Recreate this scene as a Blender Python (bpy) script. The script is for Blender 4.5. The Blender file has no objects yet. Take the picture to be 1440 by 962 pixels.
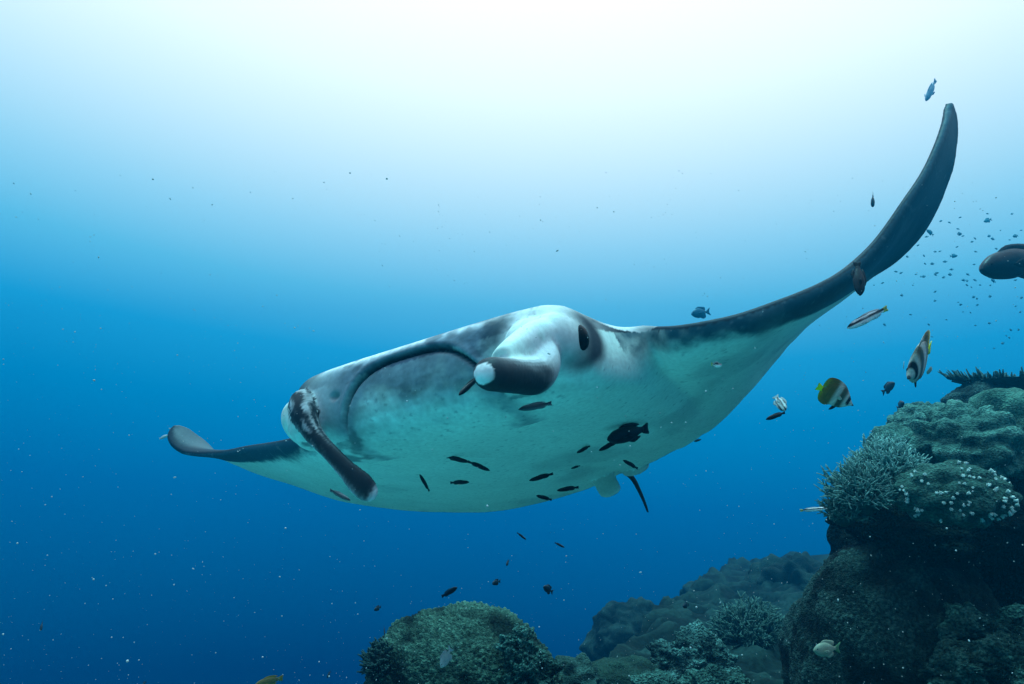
import bpy, bmesh, math
import numpy as np
from mathutils import Vector, Matrix
from mathutils.kdtree import KDTree

# ------------------------------------------------------------------ camera
SC = bpy.context.scene
COL = SC.collection
FPX = 900.0                      # focal length in photo pixels (photo 1440 x 962)
CX, CY = 720.0, 481.0
PITCH = math.radians(5)
cam_data = bpy.data.cameras.new('camera')
cam_data.sensor_width = 36.0
cam_data.lens = 36.0 * FPX / 1440.0
cam_data.clip_start = 0.02
cam_data.clip_end = 500.0
cam = bpy.data.objects.new('camera', cam_data)
COL.objects.link(cam)
cam.rotation_euler = (math.pi / 2 + PITCH, 0, 0)
SC.camera = cam
CP, SP = math.cos(PITCH), math.sin(PITCH)

def c2w(c):
    """camera coordinates (x right, y up, z to the viewer) -> world"""
    c = np.asarray(c, float)
    x, y, z = c[..., 0], c[..., 1], c[..., 2]
    return np.stack([x, -z * CP - y * SP, y * CP - z * SP], -1)

def Wc(px, py, d):
    return np.array([(px - CX) / FPX * d, (CY - py) / FPX * d, -d])

def W(px, py, d):
    return c2w(Wc(px, py, d))

# ------------------------------------------------------------------ world: the lit water column, brighter towards the sun
SUN_AZ, SUN_EL = math.radians(10), math.radians(76)
SDIR = (math.sin(SUN_AZ) * math.cos(SUN_EL), math.cos(SUN_AZ) * math.cos(SUN_EL), math.sin(SUN_EL))
world = bpy.data.worlds.new('World')
SC.world = world
world.use_nodes = True
nt = world.node_tree
nt.nodes.clear()
tc = nt.nodes.new('ShaderNodeTexCoord')
dot = nt.nodes.new('ShaderNodeVectorMath'); dot.operation = 'DOT_PRODUCT'
dot.inputs[1].default_value = SDIR
mr = nt.nodes.new('ShaderNodeMapRange')
mr.inputs['From Min'].default_value = -1; mr.inputs['From Max'].default_value = 1
ramp = nt.nodes.new('ShaderNodeValToRGB')
RAMP = [(-1.0, (0.000, .006, .040)), (-.35, (0.000, .014, .080)), (-.149, (0.000, .030, .150)), (-.05, (0.000, .085, .270)), (.08, (0.000, .148, .430)),
        (.20, (0.000, .275, .620)), (.29, (.016, .410, .780)), (.375, (.140, .600, .880)),
        (.455, (.360, .760, .980)), (.54, (.640, .930, 1.06)), (.64, (.980, 1.14, 1.25)), (.74, (1.20, 1.55, 1.70)), (1.0, (1.30, 2.3, 2.6))]
el = ramp.color_ramp.elements
el[0].position = 0; el[1].position = 1
for k, (t, c) in enumerate(RAMP):
    p = (t + 1) / 2
    e = el[0] if k == 0 else (el[len(el) - 1] if k == len(RAMP) - 1 else el.new(p))
    e.position = p
    e.color = (*c, 1)
bg = nt.nodes.new('ShaderNodeBackground'); bg.inputs['Strength'].default_value = 1.0
out = nt.nodes.new('ShaderNodeOutputWorld')
L_ = nt.links.new
L_(tc.outputs['Generated'], dot.inputs[0]); L_(dot.outputs['Value'], mr.inputs['Value'])
L_(mr.outputs['Result'], ramp.inputs['Fac']); L_(ramp.outputs['Color'], bg.inputs['Color'])
L_(bg.outputs['Background'], out.inputs['Surface'])

# ------------------------------------------------------------------ sun, softened by the water surface
sl = bpy.data.lights.new('sun', 'SUN')
sl.energy = 3.0; sl.angle = math.radians(8); sl.color = (.30, .92, 1.0)
sun = bpy.data.objects.new('sun', sl); COL.objects.link(sun)
sun.rotation_euler = Vector(SDIR).to_track_quat('Z', 'Y').to_euler()

SC.view_settings.view_transform = 'Standard'
SC.view_settings.look = 'None'
SC.view_settings.exposure = 0.0
SC.view_settings.gamma = 1.0
SC.view_settings.use_curve_mapping = False
SC.render.engine = 'CYCLES'
SC.cycles.use_denoising = True
SC.cycles.max_bounces = 5
SC.cycles.diffuse_bounces = 2
SC.cycles.glossy_bounces = 2
SC.cycles.volume_bounces = 0

# ------------------------------------------------------------------ numpy noise
def _h(ix, iy, iz, s):
    n = (ix * 374761393 + iy * 668265263 + iz * 2147483647 + s * 974634777) & 0xFFFFFFFF
    n = ((n ^ (n >> 13)) * 1274126177) & 0xFFFFFFFF
    n = ((n ^ (n >> 16)) * 2246822519) & 0xFFFFFFFF
    return ((n ^ (n >> 15)) & 0xFFFFFF) / float(0xFFFFFF)

def vnoise(p, s=0):
    p = np.asarray(p, float)
    i = np.floor(p).astype(np.int64); f = p - i
    f = f * f * f * (f * (f * 6 - 15) + 10)
    r = 0
    for a in (0, 1):
        for b in (0, 1):
            for c in (0, 1):
                w = (f[:, 0] if a else 1 - f[:, 0]) * (f[:, 1] if b else 1 - f[:, 1]) * (f[:, 2] if c else 1 - f[:, 2])
                r = r + w * _h(i[:, 0] + a, i[:, 1] + b, i[:, 2] + c, s)
    return r * 2 - 1

def fbm(p, o=4, s=0):
    p = np.asarray(p, float); r = 0; a = .5
    for k in range(o):
        r = r + a * vnoise(p * 2 ** k + k * 17.3, s + k); a *= .5
    return r

def worley(p, s=0):
    p = np.asarray(p, float)
    i = np.floor(p).astype(np.int64)
    d1 = np.full(len(p), 9.); d2 = np.full(len(p), 9.)
    for a in (-1, 0, 1):
        for b in (-1, 0, 1):
            for c in (-1, 0, 1):
                x, y, z = i[:, 0] + a, i[:, 1] + b, i[:, 2] + c
                q = np.stack([x + _h(x, y, z, s), y + _h(x, y, z, s + 1), z + _h(x, y, z, s + 2)], 1)
                d = np.sqrt(((q - p) ** 2).sum(1))
                m = d < d1
                d2 = np.where(m, d1, np.minimum(d2, d)); d1 = np.where(m, d, d1)
    return d1, d2

def sstep(a, b, x):
    t = np.clip((x - a) / (b - a), 0, 1)
    return t * t * (3 - 2 * t)

def mix(a, b, t):
    t = np.asarray(t)[:, None]
    return a * (1 - t) + np.asarray(b) * t

# ------------------------------------------------------------------ mesh helpers
def build_mesh(name, V, F, col=None, smooth=True):
    me = bpy.data.meshes.new(name)
    V = np.asarray(V, np.float32)
    if isinstance(F, np.ndarray):
        n = F.shape[1]
        me.vertices.add(len(V)); me.vertices.foreach_set('co', V.ravel())
        me.loops.add(F.size); me.loops.foreach_set('vertex_index', F.astype(np.int32).ravel())
        me.polygons.add(len(F))
        me.polygons.foreach_set('loop_start', np.arange(0, F.size, n, dtype=np.int32))
        me.update(calc_edges=True)
    else:
        me.from_pydata(V.tolist(), [], F)
    me.validate()
    if smooth:
        me.polygons.foreach_set('use_smooth', np.ones(len(me.polygons), bool))
    if col is not None:
        set_col(me, col)
    return me

def set_col(me, col):
    a = me.color_attributes.get('Col') or me.color_attributes.new('Col', 'FLOAT_COLOR', 'POINT')
    c = np.ones((len(me.vertices), 4), np.float32); c[:, :3] = np.clip(col, 0, 1)
    a.data.foreach_set('color', c.ravel())

def obj(name, me, mat=None, parent=None):
    o = bpy.data.objects.new(name, me); COL.objects.link(o)
    if mat is not None and me is not None and len(me.materials) == 0:
        me.materials.append(mat)
    if parent is not None:
        o.parent = parent
    return o

def tag(o, label=None, cat=None, group=None, kind=None):
    if label: o['label'] = label
    if cat: o['category'] = cat
    if group: o['group'] = group
    if kind: o['kind'] = kind
    return o

def merge(parts):
    V = []; F = []; C = []; n = 0
    for v, f, c in parts:
        V.append(v); F += [tuple(int(i) + n for i in q) for q in f]; C.append(c); n += len(v)
    return np.concatenate(V), F, np.concatenate(C)

def spline(P, n, per=False):
    """Catmull-Rom through rows of P, n samples"""
    P = np.asarray(P, float)
    t = np.linspace(0, len(P) - 1, n)
    i = np.clip(np.floor(t).astype(int), 0, len(P) - 2); u = (t - i)[:, None]
    g = lambda k: P[np.clip(k, 0, len(P) - 1)]
    a, b, c, d = g(i - 1), g(i), g(i + 1), g(i + 2)
    return .5 * (2 * b + (c - a) * u + (2 * a - 5 * b + 4 * c - d) * u ** 2 + (3 * b - a - 3 * c + d) * u ** 3)

def arc(P, n):
    """resample a polyline evenly along its length"""
    s = np.concatenate([[0], np.cumsum(np.linalg.norm(np.diff(P, axis=0), axis=1))]); t = np.linspace(0, s[-1], n)
    return np.stack([np.interp(t, s, P[:, k]) for k in range(3)], 1)

def pchip(x, X, Y):
    """smooth monotone interpolation of columns Y(X) at x"""
    X = np.asarray(X, float); Y = np.asarray(Y, float)
    one = Y.ndim == 1
    if one: Y = Y[:, None]
    h = np.diff(X)[:, None]; d = np.diff(Y, axis=0) / h
    m = np.zeros_like(Y)
    w1 = 2 * h[1:] + h[:-1]; w2 = h[1:] + 2 * h[:-1]
    with np.errstate(divide='ignore', invalid='ignore'):
        hm = (w1 + w2) / (w1 / d[:-1] + w2 / d[1:])
    m[1:-1] = np.where(d[:-1] * d[1:] > 0, hm, 0)
    m[0] = d[0]; m[-1] = d[-1]
    k = np.clip(np.searchsorted(X, x) - 1, 0, len(X) - 2)
    hh = h[k]; t = ((x - X[k])[:, None]) / hh
    r = (2*t**3 - 3*t**2 + 1) * Y[k] + (t**3 - 2*t**2 + t) * hh * m[k] + (-2*t**3 + 3*t**2) * Y[k+1] + (t**3 - t**2) * hh * m[k+1]
    return r[:, 0] if one else r

def tube(P, A, B, side, n=16, cap=True):
    """loft of ellipses: centres P, half-axes A (along 'side') and B (across)"""
    P = np.asarray(P); m = len(P)
    T = np.gradient(P, axis=0); T /= np.linalg.norm(T, axis=1)[:, None]
    s = np.asarray(side, float) * np.ones((m, 3))
    s = s - T * (s * T).sum(1)[:, None]; s /= np.linalg.norm(s, axis=1)[:, None]
    b = np.cross(T, s)
    th = np.linspace(0, 2 * math.pi, n, endpoint=False)
    V = P[:, None] + s[:, None] * (np.cos(th)[None, :, None] * np.asarray(A)[:, None, None]) + b[:, None] * (np.sin(th)[None, :, None] * np.asarray(B)[:, None, None])
    V = V.reshape(-1, 3)
    F = []
    for i in range(m - 1):
        for j in range(n):
            k = (j + 1) % n
            F.append((i * n + j, i * n + k, (i + 1) * n + k, (i + 1) * n + j))
    F.append(tuple(range(n))[::-1]); F.append(tuple((m - 1) * n + j for j in range(n)))
    return V, F

_ico = {}
def ico(sub):
    if sub not in _ico:
        bm = bmesh.new(); bmesh.ops.create_icosphere(bm, subdivisions=sub, radius=1)
        V = np.array([v.co[:] for v in bm.verts]); F = np.array([[v.index for v in f.verts] for f in bm.faces])
        bm.free(); _ico[sub] = (V / np.linalg.norm(V, axis=1)[:, None], F)
    return _ico[sub]

# ------------------------------------------------------------------ materials
def skin(name, rough=.5, spec=.3, scale=60, bump=.15, var=.15, bdist=.01, extra=None, coat=0):
    m = bpy.data.materials.new(name); m.use_nodes = True
    n = m.node_tree; b = n.nodes['Principled BSDF']
    at = n.nodes.new('ShaderNodeAttribute'); at.attribute_name = 'Col'
    tc = n.nodes.new('ShaderNodeTexCoord')
    no = n.nodes.new('ShaderNodeTexNoise'); no.inputs['Scale'].default_value = scale; no.inputs['Detail'].default_value = 5
    n.links.new(tc.outputs['Object'], no.inputs['Vector'])
    mp = n.nodes.new('ShaderNodeMapRange')
    mp.inputs['From Min'].default_value = .3; mp.inputs['From Max'].default_value = .7
    mp.inputs['To Min'].default_value = 1 - var; mp.inputs['To Max'].default_value = 1 + var
    n.links.new(no.outputs['Fac'], mp.inputs['Value'])
    mu = n.nodes.new('ShaderNodeVectorMath'); mu.operation = 'SCALE'
    n.links.new(at.outputs['Color'], mu.inputs[0]); n.links.new(mp.outputs['Result'], mu.inputs['Scale'])
    n.links.new(mu.outputs[0], b.inputs['Base Color'])
    b.inputs['Roughness'].default_value = rough
    b.inputs['Specular IOR Level'].default_value = spec
    if coat:
        b.inputs['Coat Weight'].default_value = coat
    h = no.outputs['Fac']
    if extra:                                   # small cells standing proud (polyps)
        vo = n.nodes.new('ShaderNodeTexVoronoi'); vo.inputs['Scale'].default_value = extra
        n.links.new(tc.outputs['Object'], vo.inputs['Vector'])
        ma = n.nodes.new('ShaderNodeMath'); ma.operation = 'MULTIPLY_ADD'
        n.links.new(vo.outputs['Distance'], ma.inputs[0]); ma.inputs[1].default_value = -1.2
        n.links.new(no.outputs['Fac'], ma.inputs[2]); h = ma.outputs[0]
    bu = n.nodes.new('ShaderNodeBump'); bu.inputs['Strength'].default_value = bump; bu.inputs['Distance'].default_value = bdist
    n.links.new(h, bu.inputs['Height']); n.links.new(bu.outputs['Normal'], b.inputs['Normal'])
    return m

M_MANTA = skin('manta_skin', rough=.5, spec=.06, scale=90, bump=.12, var=.10, bdist=.004)
M_FISH = skin('fish_skin', rough=.4, spec=.12, scale=40, bump=.1, var=.12, bdist=.01)
M_FIN = skin('fish_fin', rough=.5, spec=.1, scale=30, bump=.1, var=.1, bdist=.01)
M_CORAL = skin('coral_skin', rough=.9, spec=.1, scale=85, bump=.6, var=.6, bdist=.015, extra=110)
M_ROCK = skin('reef_rock', rough=.95, spec=.05, scale=48, bump=1.0, var=.75, bdist=.03, extra=70)
M_FLOOR = skin('reef_floor_skin', rough=.95, spec=.05, scale=26, bump=.4, var=.35, bdist=.02)
M_BRANCH = skin('branch_coral_skin', rough=.85, spec=.1, scale=120, bump=.6, var=.3, bdist=.006)

def plain(name, c, rough=.3, spec=.5):
    m = bpy.data.materials.new(name); m.use_nodes = True
    n = m.node_tree; b = n.nodes['Principled BSDF']
    no = n.nodes.new('ShaderNodeTexNoise'); no.inputs['Scale'].default_value = 30
    mp = n.nodes.new('ShaderNodeMixRGB'); mp.blend_type = 'MULTIPLY'; mp.inputs['Fac'].default_value = .3
    mp.inputs['Color1'].default_value = (*c, 1)
    n.links.new(no.outputs['Fac'], mp.inputs['Color2']); n.links.new(mp.outputs['Color'], b.inputs['Base Color'])
    b.inputs['Roughness'].default_value = rough; b.inputs['Specular IOR Level'].default_value = spec
    return m
M_EYE = plain('eye_wet', (.003, .005, .008), .2, .05)
M_POLYP = plain('pale_polyp', (.50, .72, .68), .7, .1)
M_SNOW = plain('drifting_speck', (.42, .52, .54), .8, .1)

# ------------------------------------------------------------------ reef floor: a shelf under the camera that drops away to the left and ahead
def floor_z(x, y):
    edge = np.interp(x, [-16, -1, 0, .6, 1.2, 2.2, 4, 18], [3.3, 3.3, 4.0, 4.6, 6.2, 8.5, 12, 15])
    d = np.clip(y - edge, 0, 99)
    left = np.clip(-7 - x, 0, 99)
    z = -1.75 - .05 * np.clip(x, -3, 0) - .14 * np.clip(y - 3.4, 0, 8) * sstep(-.2, .6, x) - 1.25 * d - .8 * left
    return np.maximum(z, -9.0)

def reef_floor():
    xs = np.concatenate([np.linspace(-16, -3, 40), np.linspace(-2.95, 5, 180), np.linspace(5.2, 18, 40)])
    ys = np.concatenate([np.linspace(-10, 1.4, 40), np.linspace(1.45, 9, 170), np.linspace(9.2, 16, 30)])
    X, Y = np.meshgrid(xs, ys)
    P = np.stack([X.ravel(), Y.ravel(), floor_z(X.ravel(), Y.ravel())], 1)
    n1 = fbm(P * 1.3, 4, 1); n2 = fbm(P * 6, 4, 2)
    near = sstep(-1, 2.4, P[:, 1])
    P[:, 2] += n1 * (.15 + .20 * near) + n2 * .12 * near
    n = len(xs)
    i = (np.arange(len(ys) - 1)[:, None] * n + np.arange(n - 1)[None]).ravel()
    F = np.stack([i, i + 1, i + n + 1, i + n], 1)
    bounce_patch = np.clip(sstep(3.1, 2.2, P[:, 1]) * sstep(1.3, .6, P[:, 0]) + .0, 0, 1)  # unseen pale teal patch, added to bounce light up onto the manta's belly
    c = mix(np.tile([.006, .017, .017], (len(P), 1)), [.014, .042, .038], sstep(-.1, .3, n2))
    c = mix(c, [.11, .50, .50], bounce_patch * np.clip(.85 + .5 * n1, 0, 1))
    tag(obj('reef_floor', build_mesh('reef_floor', P, F, c), M_FLOOR), kind='structure')
reef_floor()

# ------------------------------------------------------------------ the water itself: even, pale blue scattering
def haze():
    m = bpy.data.materials.new('sea_water_haze'); m.use_nodes = True
    n = m.node_tree; n.nodes.clear()
    v = n.nodes.new('ShaderNodeVolumePrincipled'); o = n.nodes.new('ShaderNodeOutputMaterial')
    v.inputs['Color'].default_value = (.003, .44, .78, 1)
    v.inputs['Density'].default_value = HAZE
    v.inputs['Anisotropy'].default_value = .72
    n.links.new(v.outputs['Volume'], o.inputs['Volume'])
    x0, x1, y0, y1, z0, z1 = -17, 19, -11, 17, -10.3, 2.4
    V = [(x, y, z) for z in (z0, z1) for y in (y0, y1) for x in (x0, x1)]
    F = [(0, 2, 3, 1), (4, 5, 7, 6), (0, 1, 5, 4), (2, 6, 7, 3), (0, 4, 6, 2), (1, 3, 7, 5)]
    tag(obj('haze', build_mesh('haze', V, F, smooth=False), m), kind='stuff')
HAZE = .034
haze()

# ------------------------------------------------------------------ manta ray
MR = np.array([[-.4748, .8771, -.0728], [.3279, .2530, .9102], [.8167, .4083, -.4077]])    # columns: forward, left, up of the body in camera axes
MT = np.array([-.2135, -.0654, -1.5734])
def b2c(p): return np.asarray(p) @ MR.T + MT
def c2b(c): return (np.asarray(c) - MT) @ MR

def manta():
    # stations across the span: nominal y -> leading edge and trailing edge (camera axes)
    LE = [(-1.75, (244, 598, 2.98)), (-1.72, (237, 607, 2.95)), (-1.68, (238, 622, 2.90)), (-1.6, (260, 637, 2.84)), (-1.45, (302, 637, 2.70)), (-1.2, (345, 629, 2.48)),
          (-.8, (399, 620, 2.14)), (-.6, (433, 612, 2.02))]
    head = [(-.50, -.20), (-.46, -.15), (-.44, -.09), (-.425, -.03), (-.405, .02), (-.36, .055), (-.30, .07), (-.2, .078), (-.1, .08), (0, .08)]
    LE += [(y, b2c((x, y, .0))) for y, x in head] + [(-y, b2c((x, -y, .04 * float(sstep(.40, .50, np.array(-y)))))) for y, x in head[-2::-1]]
    LE += [(.62, (938, 463, 1.47)), (.8, (1020, 450, 1.43)), (1.0, (1098, 425, 1.45)), (1.2, (1182, 387, 1.52)), (1.35, (1227, 347, 1.58)),
           (1.5, (1274, 281, 1.65)), (1.6, (1302, 237, 1.71)), (1.68, (1321, 193, 1.78)), (1.72, (1329, 166, 1.84)), (1.745, (1332, 149, 1.89)), (1.75, (1334, 144, 1.90))]
    TE = [(-1.75, (247, 598, 2.98)), (-1.72, (254, 599, 3.0)), (-1.68, (263, 603, 3.01)), (-1.6, (284, 618, 3.03)), (-1.45, (311, 642, 3.05)), (-1.3, (345, 658, 3.07)), (-1.1, (410, 680, 3.07)),
          (-.9, (490, 705, 3.04)), (-.7, (590, 718, 2.98)), (-.5, (680, 719, 2.90)), (-.3, (765, 704, 2.82)), (-.15, (822, 688, 2.75)), (0, (872, 665, 2.68)),
          (.15, (912, 650, 2.60)), (.3, (955, 630, 2.50)), (.5, (1005, 598, 2.38)), (.7, (1050, 553, 2.26)), (.9, (1090, 505, 2.15)), (1.1, (1127, 463, 2.06)),
          (1.25, (1184, 420, 2.02)), (1.35, (1222, 391, 2.0)), (1.45, (1262, 364, 1.98)), (1.55, (1299, 324, 1.96)), (1.63, (1325, 272, 1.94)), (1.69, (1340, 225, 1.92)), (1.73, (1345, 180, 1.91)), (1.745, (1340, 153, 1.90)), (1.75, (1335, 143, 1.90))]
    to3 = lambda v: np.asarray(v) if isinstance(v, np.ndarray) else Wc(*v)
    LX = np.array([a for a, _ in LE]); LP = np.array([to3(b) for _, b in LE])
    TX = np.array([a for a, _ in TE]); TP = np.array([to3(b) for _, b in TE])
    ys = np.unique(np.concatenate([np.linspace(-1.75, -.5, 110), np.linspace(-.5, -.34, 40), np.linspace(-.34, .34, 70), np.linspace(.34, .5, 40), np.linspace(.5, 1.75, 110)]))
    lp = pchip(ys, LX, LP); tp = pchip(ys, TX, TP)
    # worn, nicked trailing edge
    ch = tp - lp; cl = np.linalg.norm(ch, axis=1)
    nick = .016 * fbm(np.stack([ys * 9, ys * 0, ys * 0], 1), 3, 3) - .06 * np.clip(vnoise(np.stack([ys * 14, ys * 0 + 3.3, ys * 0], 1), 5) - .55, 0, 1)
    tp = tp + ch / np.maximum(cl, .05)[:, None] * (nick * sstep(.05, .3, cl))[:, None]
    ch = tp - lp; cl = np.linalg.norm(ch, axis=1)
    mid = .6 * lp + .4 * tp
    sp = np.gradient(mid, ys, axis=0)
    # a smoother span direction
    k = np.hanning(31); k /= k.sum()
    for c in range(3):
        q = np.pad(sp[:, c], 15, mode='edge'); sp[:, c] = np.convolve(q, k, 'valid')
    chn = ch.copy()
    for i in np.where(cl < .12)[0]:
        chn[i] = chn[np.argmin(np.abs(ys - math.copysign(1.62, ys[i])))]
    up = np.cross(sp, chn); up /= np.linalg.norm(up, axis=1)[:, None]
    up *= np.sign((up * MR[:, 2]).sum(1))[:, None] if False else 1
    ref = MR[:, 2]
    c0 = np.argmin(np.abs(ys))
    if up[c0] @ ref < 0: up = -up
    wb = np.exp(-(ys / .42) ** 4)[:, None]
    up = up * (1 - wb) + ref * wb; up /= np.linalg.norm(up, axis=1)[:, None]
    ay = np.abs(ys)
    ht = pchip(ay, [0, .2, .36, .42, .5, .8, 1.2, 1.55, 1.75], [.125, .118, .10, .085, .062, .042, .024, .012, .006])
    rim = pchip(ay, [0, .3, .38, .42, .5, .8, 1.75], [.05, .052, .055, .035, .015, .01, .004])
    hb = pchip(ay, [0, .2, .36, .42, .5, .8, 1.2, 1.55, 1.75], [.17, .165, .14, .115, .085, .05, .026, .012, .006])
    unb = pchip(ay, [0, .3, .40, .5, .8, 1.75], [.15, .14, .13, .16, .25, .35])
    unt = pchip(ay, [0, .3, .40, .5, .8, 1.75], [.04, .04, .06, .1, .2, .3])
    nu = 84
    u = (1 - np.cos(np.linspace(0, math.pi, nu))) / 2
    u = .35 * u ** 2 + .65 * u                 # more rows near the front
    def nose(u, un, m=2.2): return (1 - (1 - np.clip(u / un, 0, 1)) ** m) ** (1 / m)
    rows = []; par = []
    te = .0075
    for i in range(len(ys)):
        tail = np.clip(1 - u, 0, 1)
        fall = tail ** .9
        top = rim[i] * nose(u, unt[i]) * fall + (ht[i] - rim[i]) * (u * tail ** 1.4) / .2486 * sstep(0, .2, u) + te * nose(u, .02) * nose(1 - u, .01)
        bot = hb[i] * nose(u, unb[i]) * (tail ** 1.15 * (1 + .35 * u)) + te * nose(u, .02) * nose(1 - u, .01)
        P = lp[i] + ch[i] * u[:, None]
        t_ = P + up[i] * top[:, None]; b_ = P - up[i] * bot[:, None]
        rows.append(np.concatenate([t_, b_[-2:0:-1]]))
        par.append(np.stack([np.full(2 * nu - 2, ys[i]), np.concatenate([u, u[-2:0:-1]]), np.concatenate([np.ones(nu), np.zeros(nu - 2)])], 1))
    n = len(rows[0]); m = len(rows)
    V = np.concatenate(rows); PAR = np.concatenate(par)
    I = (np.arange(m - 1)[:, None] * n + np.arange(n)[None]); J = np.roll(np.arange(n), -1)
    J = (np.arange(m - 1)[:, None] * n + J[None])
    F = np.stack([I, J, J + n, I + n], -1).reshape(-1, 4).tolist()
    F += [list(range(n)), list(range((m - 1) * n, m * n))[::-1]]
    pieces = [(V, F, PAR)]
    flag = lambda v, code: np.stack([np.full(len(v), code), np.linspace(0, 1, len(v)), np.full(len(v), .5)], 1)
    # head lobes beside the eyes (ellipsoids in body axes)
    def lobe(c, r, yaw=0):
        v, f = ico(4); v = v * r
        ca, sa = math.cos(yaw), math.sin(yaw)
        v = np.stack([v[:, 0] * ca - v[:, 1] * sa, v[:, 0] * sa + v[:, 1] * ca, v[:, 2]], 1)
        v = b2c(v + np.array(c)); pieces.append((v, f.tolist(), flag(v, 9)))
    lobe((-.03, .372, -.03), (.13, .055, .066), -.15); lobe((-.03, -.385, -.055), (.12, .06, .07), .15)
    lobe((.03, .325, -.045), (.085, .06, .07), -.5); lobe((.02, -.34, -.07), (.09, .06, .075), .4)
    # cephalic fins
    P = spline([Wc(*a) for a in ((748, 490, 1.37), (756, 510, 1.31), (750, 528, 1.25), (730, 529, 1.17), (707, 527, 1.10), (688, 526, 1.055), (676, 526, 1.03))], 200)
    P = arc(P, 60)
    s = np.linspace(0, 1, 60)
    ra = pchip(s, [0, .2, .38, .6, .8, .93, 1], [.050, .045, .038, .033, .031, .029, .028]) * np.sqrt(np.clip(1 - (np.clip(s - .90, 0, 1) / .1) ** 2, .015, 1))
    v, f = tube(P, ra, ra * 1.05, (0, 1, 0.), 24)
    th = np.tile(np.linspace(0, 2 * math.pi, 24, endpoint=False), 60)
    pieces.append((v, f, np.stack([np.full(len(v), 11), np.repeat(s, 24), th], 1)))
    P = spline([Wc(*a) for a in ((778, 484, 1.40), (752, 484, 1.34), (726, 496, 1.26), (703, 508, 1.17))], 24)
    v, f = tube(P, pchip(np.linspace(0, 1, 24), [0, .35, .7, 1], [.05, .056, .046, .028]), pchip(np.linspace(0, 1, 24), [0, .5, 1], [.04, .035, .02]), (.5, 1, 0.), 20)
    pieces.append((v, f, flag(v, 9)))
    P = spline([Wc(*a) for a in ((424, 562, 1.66), (427, 580, 1.60), (441, 610, 1.56), (467, 639, 1.52), (493, 667, 1.48), (511, 684, 1.455), (522, 693, 1.443), (530, 699, 1.43))], 200)
    P = arc(P, 60)
    s = np.linspace(0, 1, 60)
    ra = pchip(s, [0, .12, .3, .5, .7, .85, .97, 1], [.032, .036, .028, .022, .025, .032, .033, .033])
    rb = pchip(s, [0, .15, .35, .55, .75, .9, 1], [.03, .03, .022, .014, .012, .012, .012])
    rnd = np.sqrt(np.clip(1 - (np.clip(s - .86, 0, 1) / .141) ** 2, .02, 1)); ra = ra * rnd; rb = rb * rnd
    v, f = tube(P, ra, rb, (.75, .65, 0.3), 24)
    th = np.tile(np.linspace(0, 2 * math.pi, 24, endpoint=False), 60)
    pieces.append((v, f, np.stack([np.full(len(v), 12), np.repeat(s, 24), th], 1)))
    # pelvic fins and tail
    for pts, a in ((((838, 655, 2.66), (848, 672, 2.60), (857, 688, 2.55), (860, 697, 2.53)), [.03, .050, .046, .026]), (((880, 645, 2.62), (892, 655, 2.62), (897, 661, 2.62), (899, 664, 2.63)), [.05, .062, .05, .03])):
        P = spline([Wc(*q) for q in pts], 24)
        v, f = tube(P, pchip(np.linspace(0, 1, 24), [0, .4, .8, 1], a), np.full(24, .011), (.8, .5, .2), 16)
        pieces.append((v, f, flag(v, 13)))
    P = spline([Wc(*q) for q in ((868, 655, 2.62), (888, 671, 2.70), (898, 688, 2.76), (906, 706, 2.82), (911, 720, 2.88))], 40)
    r = np.linspace(.014, .0065, 40); r[0] = .02
    v, f = tube(P, r, r, (1, 0, 0), 12)
    pieces.append((v, f, flag(v, 14)))

    VV, FF, PP = merge(pieces)
    me0 = build_mesh('manta_source', VV, FF)
    o0 = bpy.data.objects.new('manta_source', me0); COL.objects.link(o0)
    md = o0.modifiers.new('fuse', 'REMESH'); md.mode = 'VOXEL'; md.voxel_size = .0058; md.adaptivity = 0
    md = o0.modifiers.new('soften', 'SMOOTH'); md.factor = .5; md.iterations = 6
    dg = bpy.context.evaluated_depsgraph_get()
    me = bpy.data.meshes.new_from_object(o0.evaluated_get(dg))
    bpy.data.objects.remove(o0); bpy.data.meshes.remove(me0)
    N = len(me.vertices)
    co = np.empty(N * 3, np.float32); me.vertices.foreach_get('co', co); co = co.reshape(-1, 3).astype(float)
    kd = KDTree(len(VV))
    for i, q in enumerate(VV): kd.insert(q, i)
    kd.balance()
    idx = np.fromiter((kd.find(q)[1] for q in co), int, N)
    par = PP[idx]
    y, uu, top = par[:, 0], par[:, 1], par[:, 2]
    code = np.where(np.abs(y) > 5, y, 0)
    disc = code == 0
    B = c2b(co)                                 # body coordinates of every vertex
    # ---- mouth: an arched slit under the upper lip
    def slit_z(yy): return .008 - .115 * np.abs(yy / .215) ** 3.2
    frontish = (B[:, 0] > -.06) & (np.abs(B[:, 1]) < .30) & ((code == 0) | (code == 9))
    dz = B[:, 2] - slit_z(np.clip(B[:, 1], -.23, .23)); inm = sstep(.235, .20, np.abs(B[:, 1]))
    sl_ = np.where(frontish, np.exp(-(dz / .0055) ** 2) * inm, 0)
    low = np.where(frontish, sstep(.004, -.012, dz) * sstep(-.20, -.05, dz) * inm, 0)
    dB = np.zeros_like(B)
    dB[:, 0] -= .022 * sl_ + .005 * low
    dB[:, 2] += .004 * sl_
    # swelling of the upper lip
    lip = np.where(frontish, np.exp(-((dz - .018) / .012) ** 2) * inm, 0)
    dB[:, 0] += .004 * lip
    # gill folds and low relief on the belly
    B2 = B + dB
    co2 = b2c(B2)
    # ---- pigment, plus lit edges painted in
    nz = fbm(B * 9, 4, 11); nf = fbm(B * 40, 3, 12); nzz = fbm(B * np.array([14, 60, 30]), 3, 13)
    white = np.array([.62, .80, .74]); dark = np.array([.008, .020, .030]); grey = np.array([.16, .22, .27])
    c = np.tile(white, (N, 1)) * (1 + .10 * nz[:, None])
    # dorsal side dark
    c = mix(c, dark * 1.5, np.where(disc & (top > .5), 1., 0.))
    ay = np.abs(y)
    tipd = disc & (top > .5)
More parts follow.
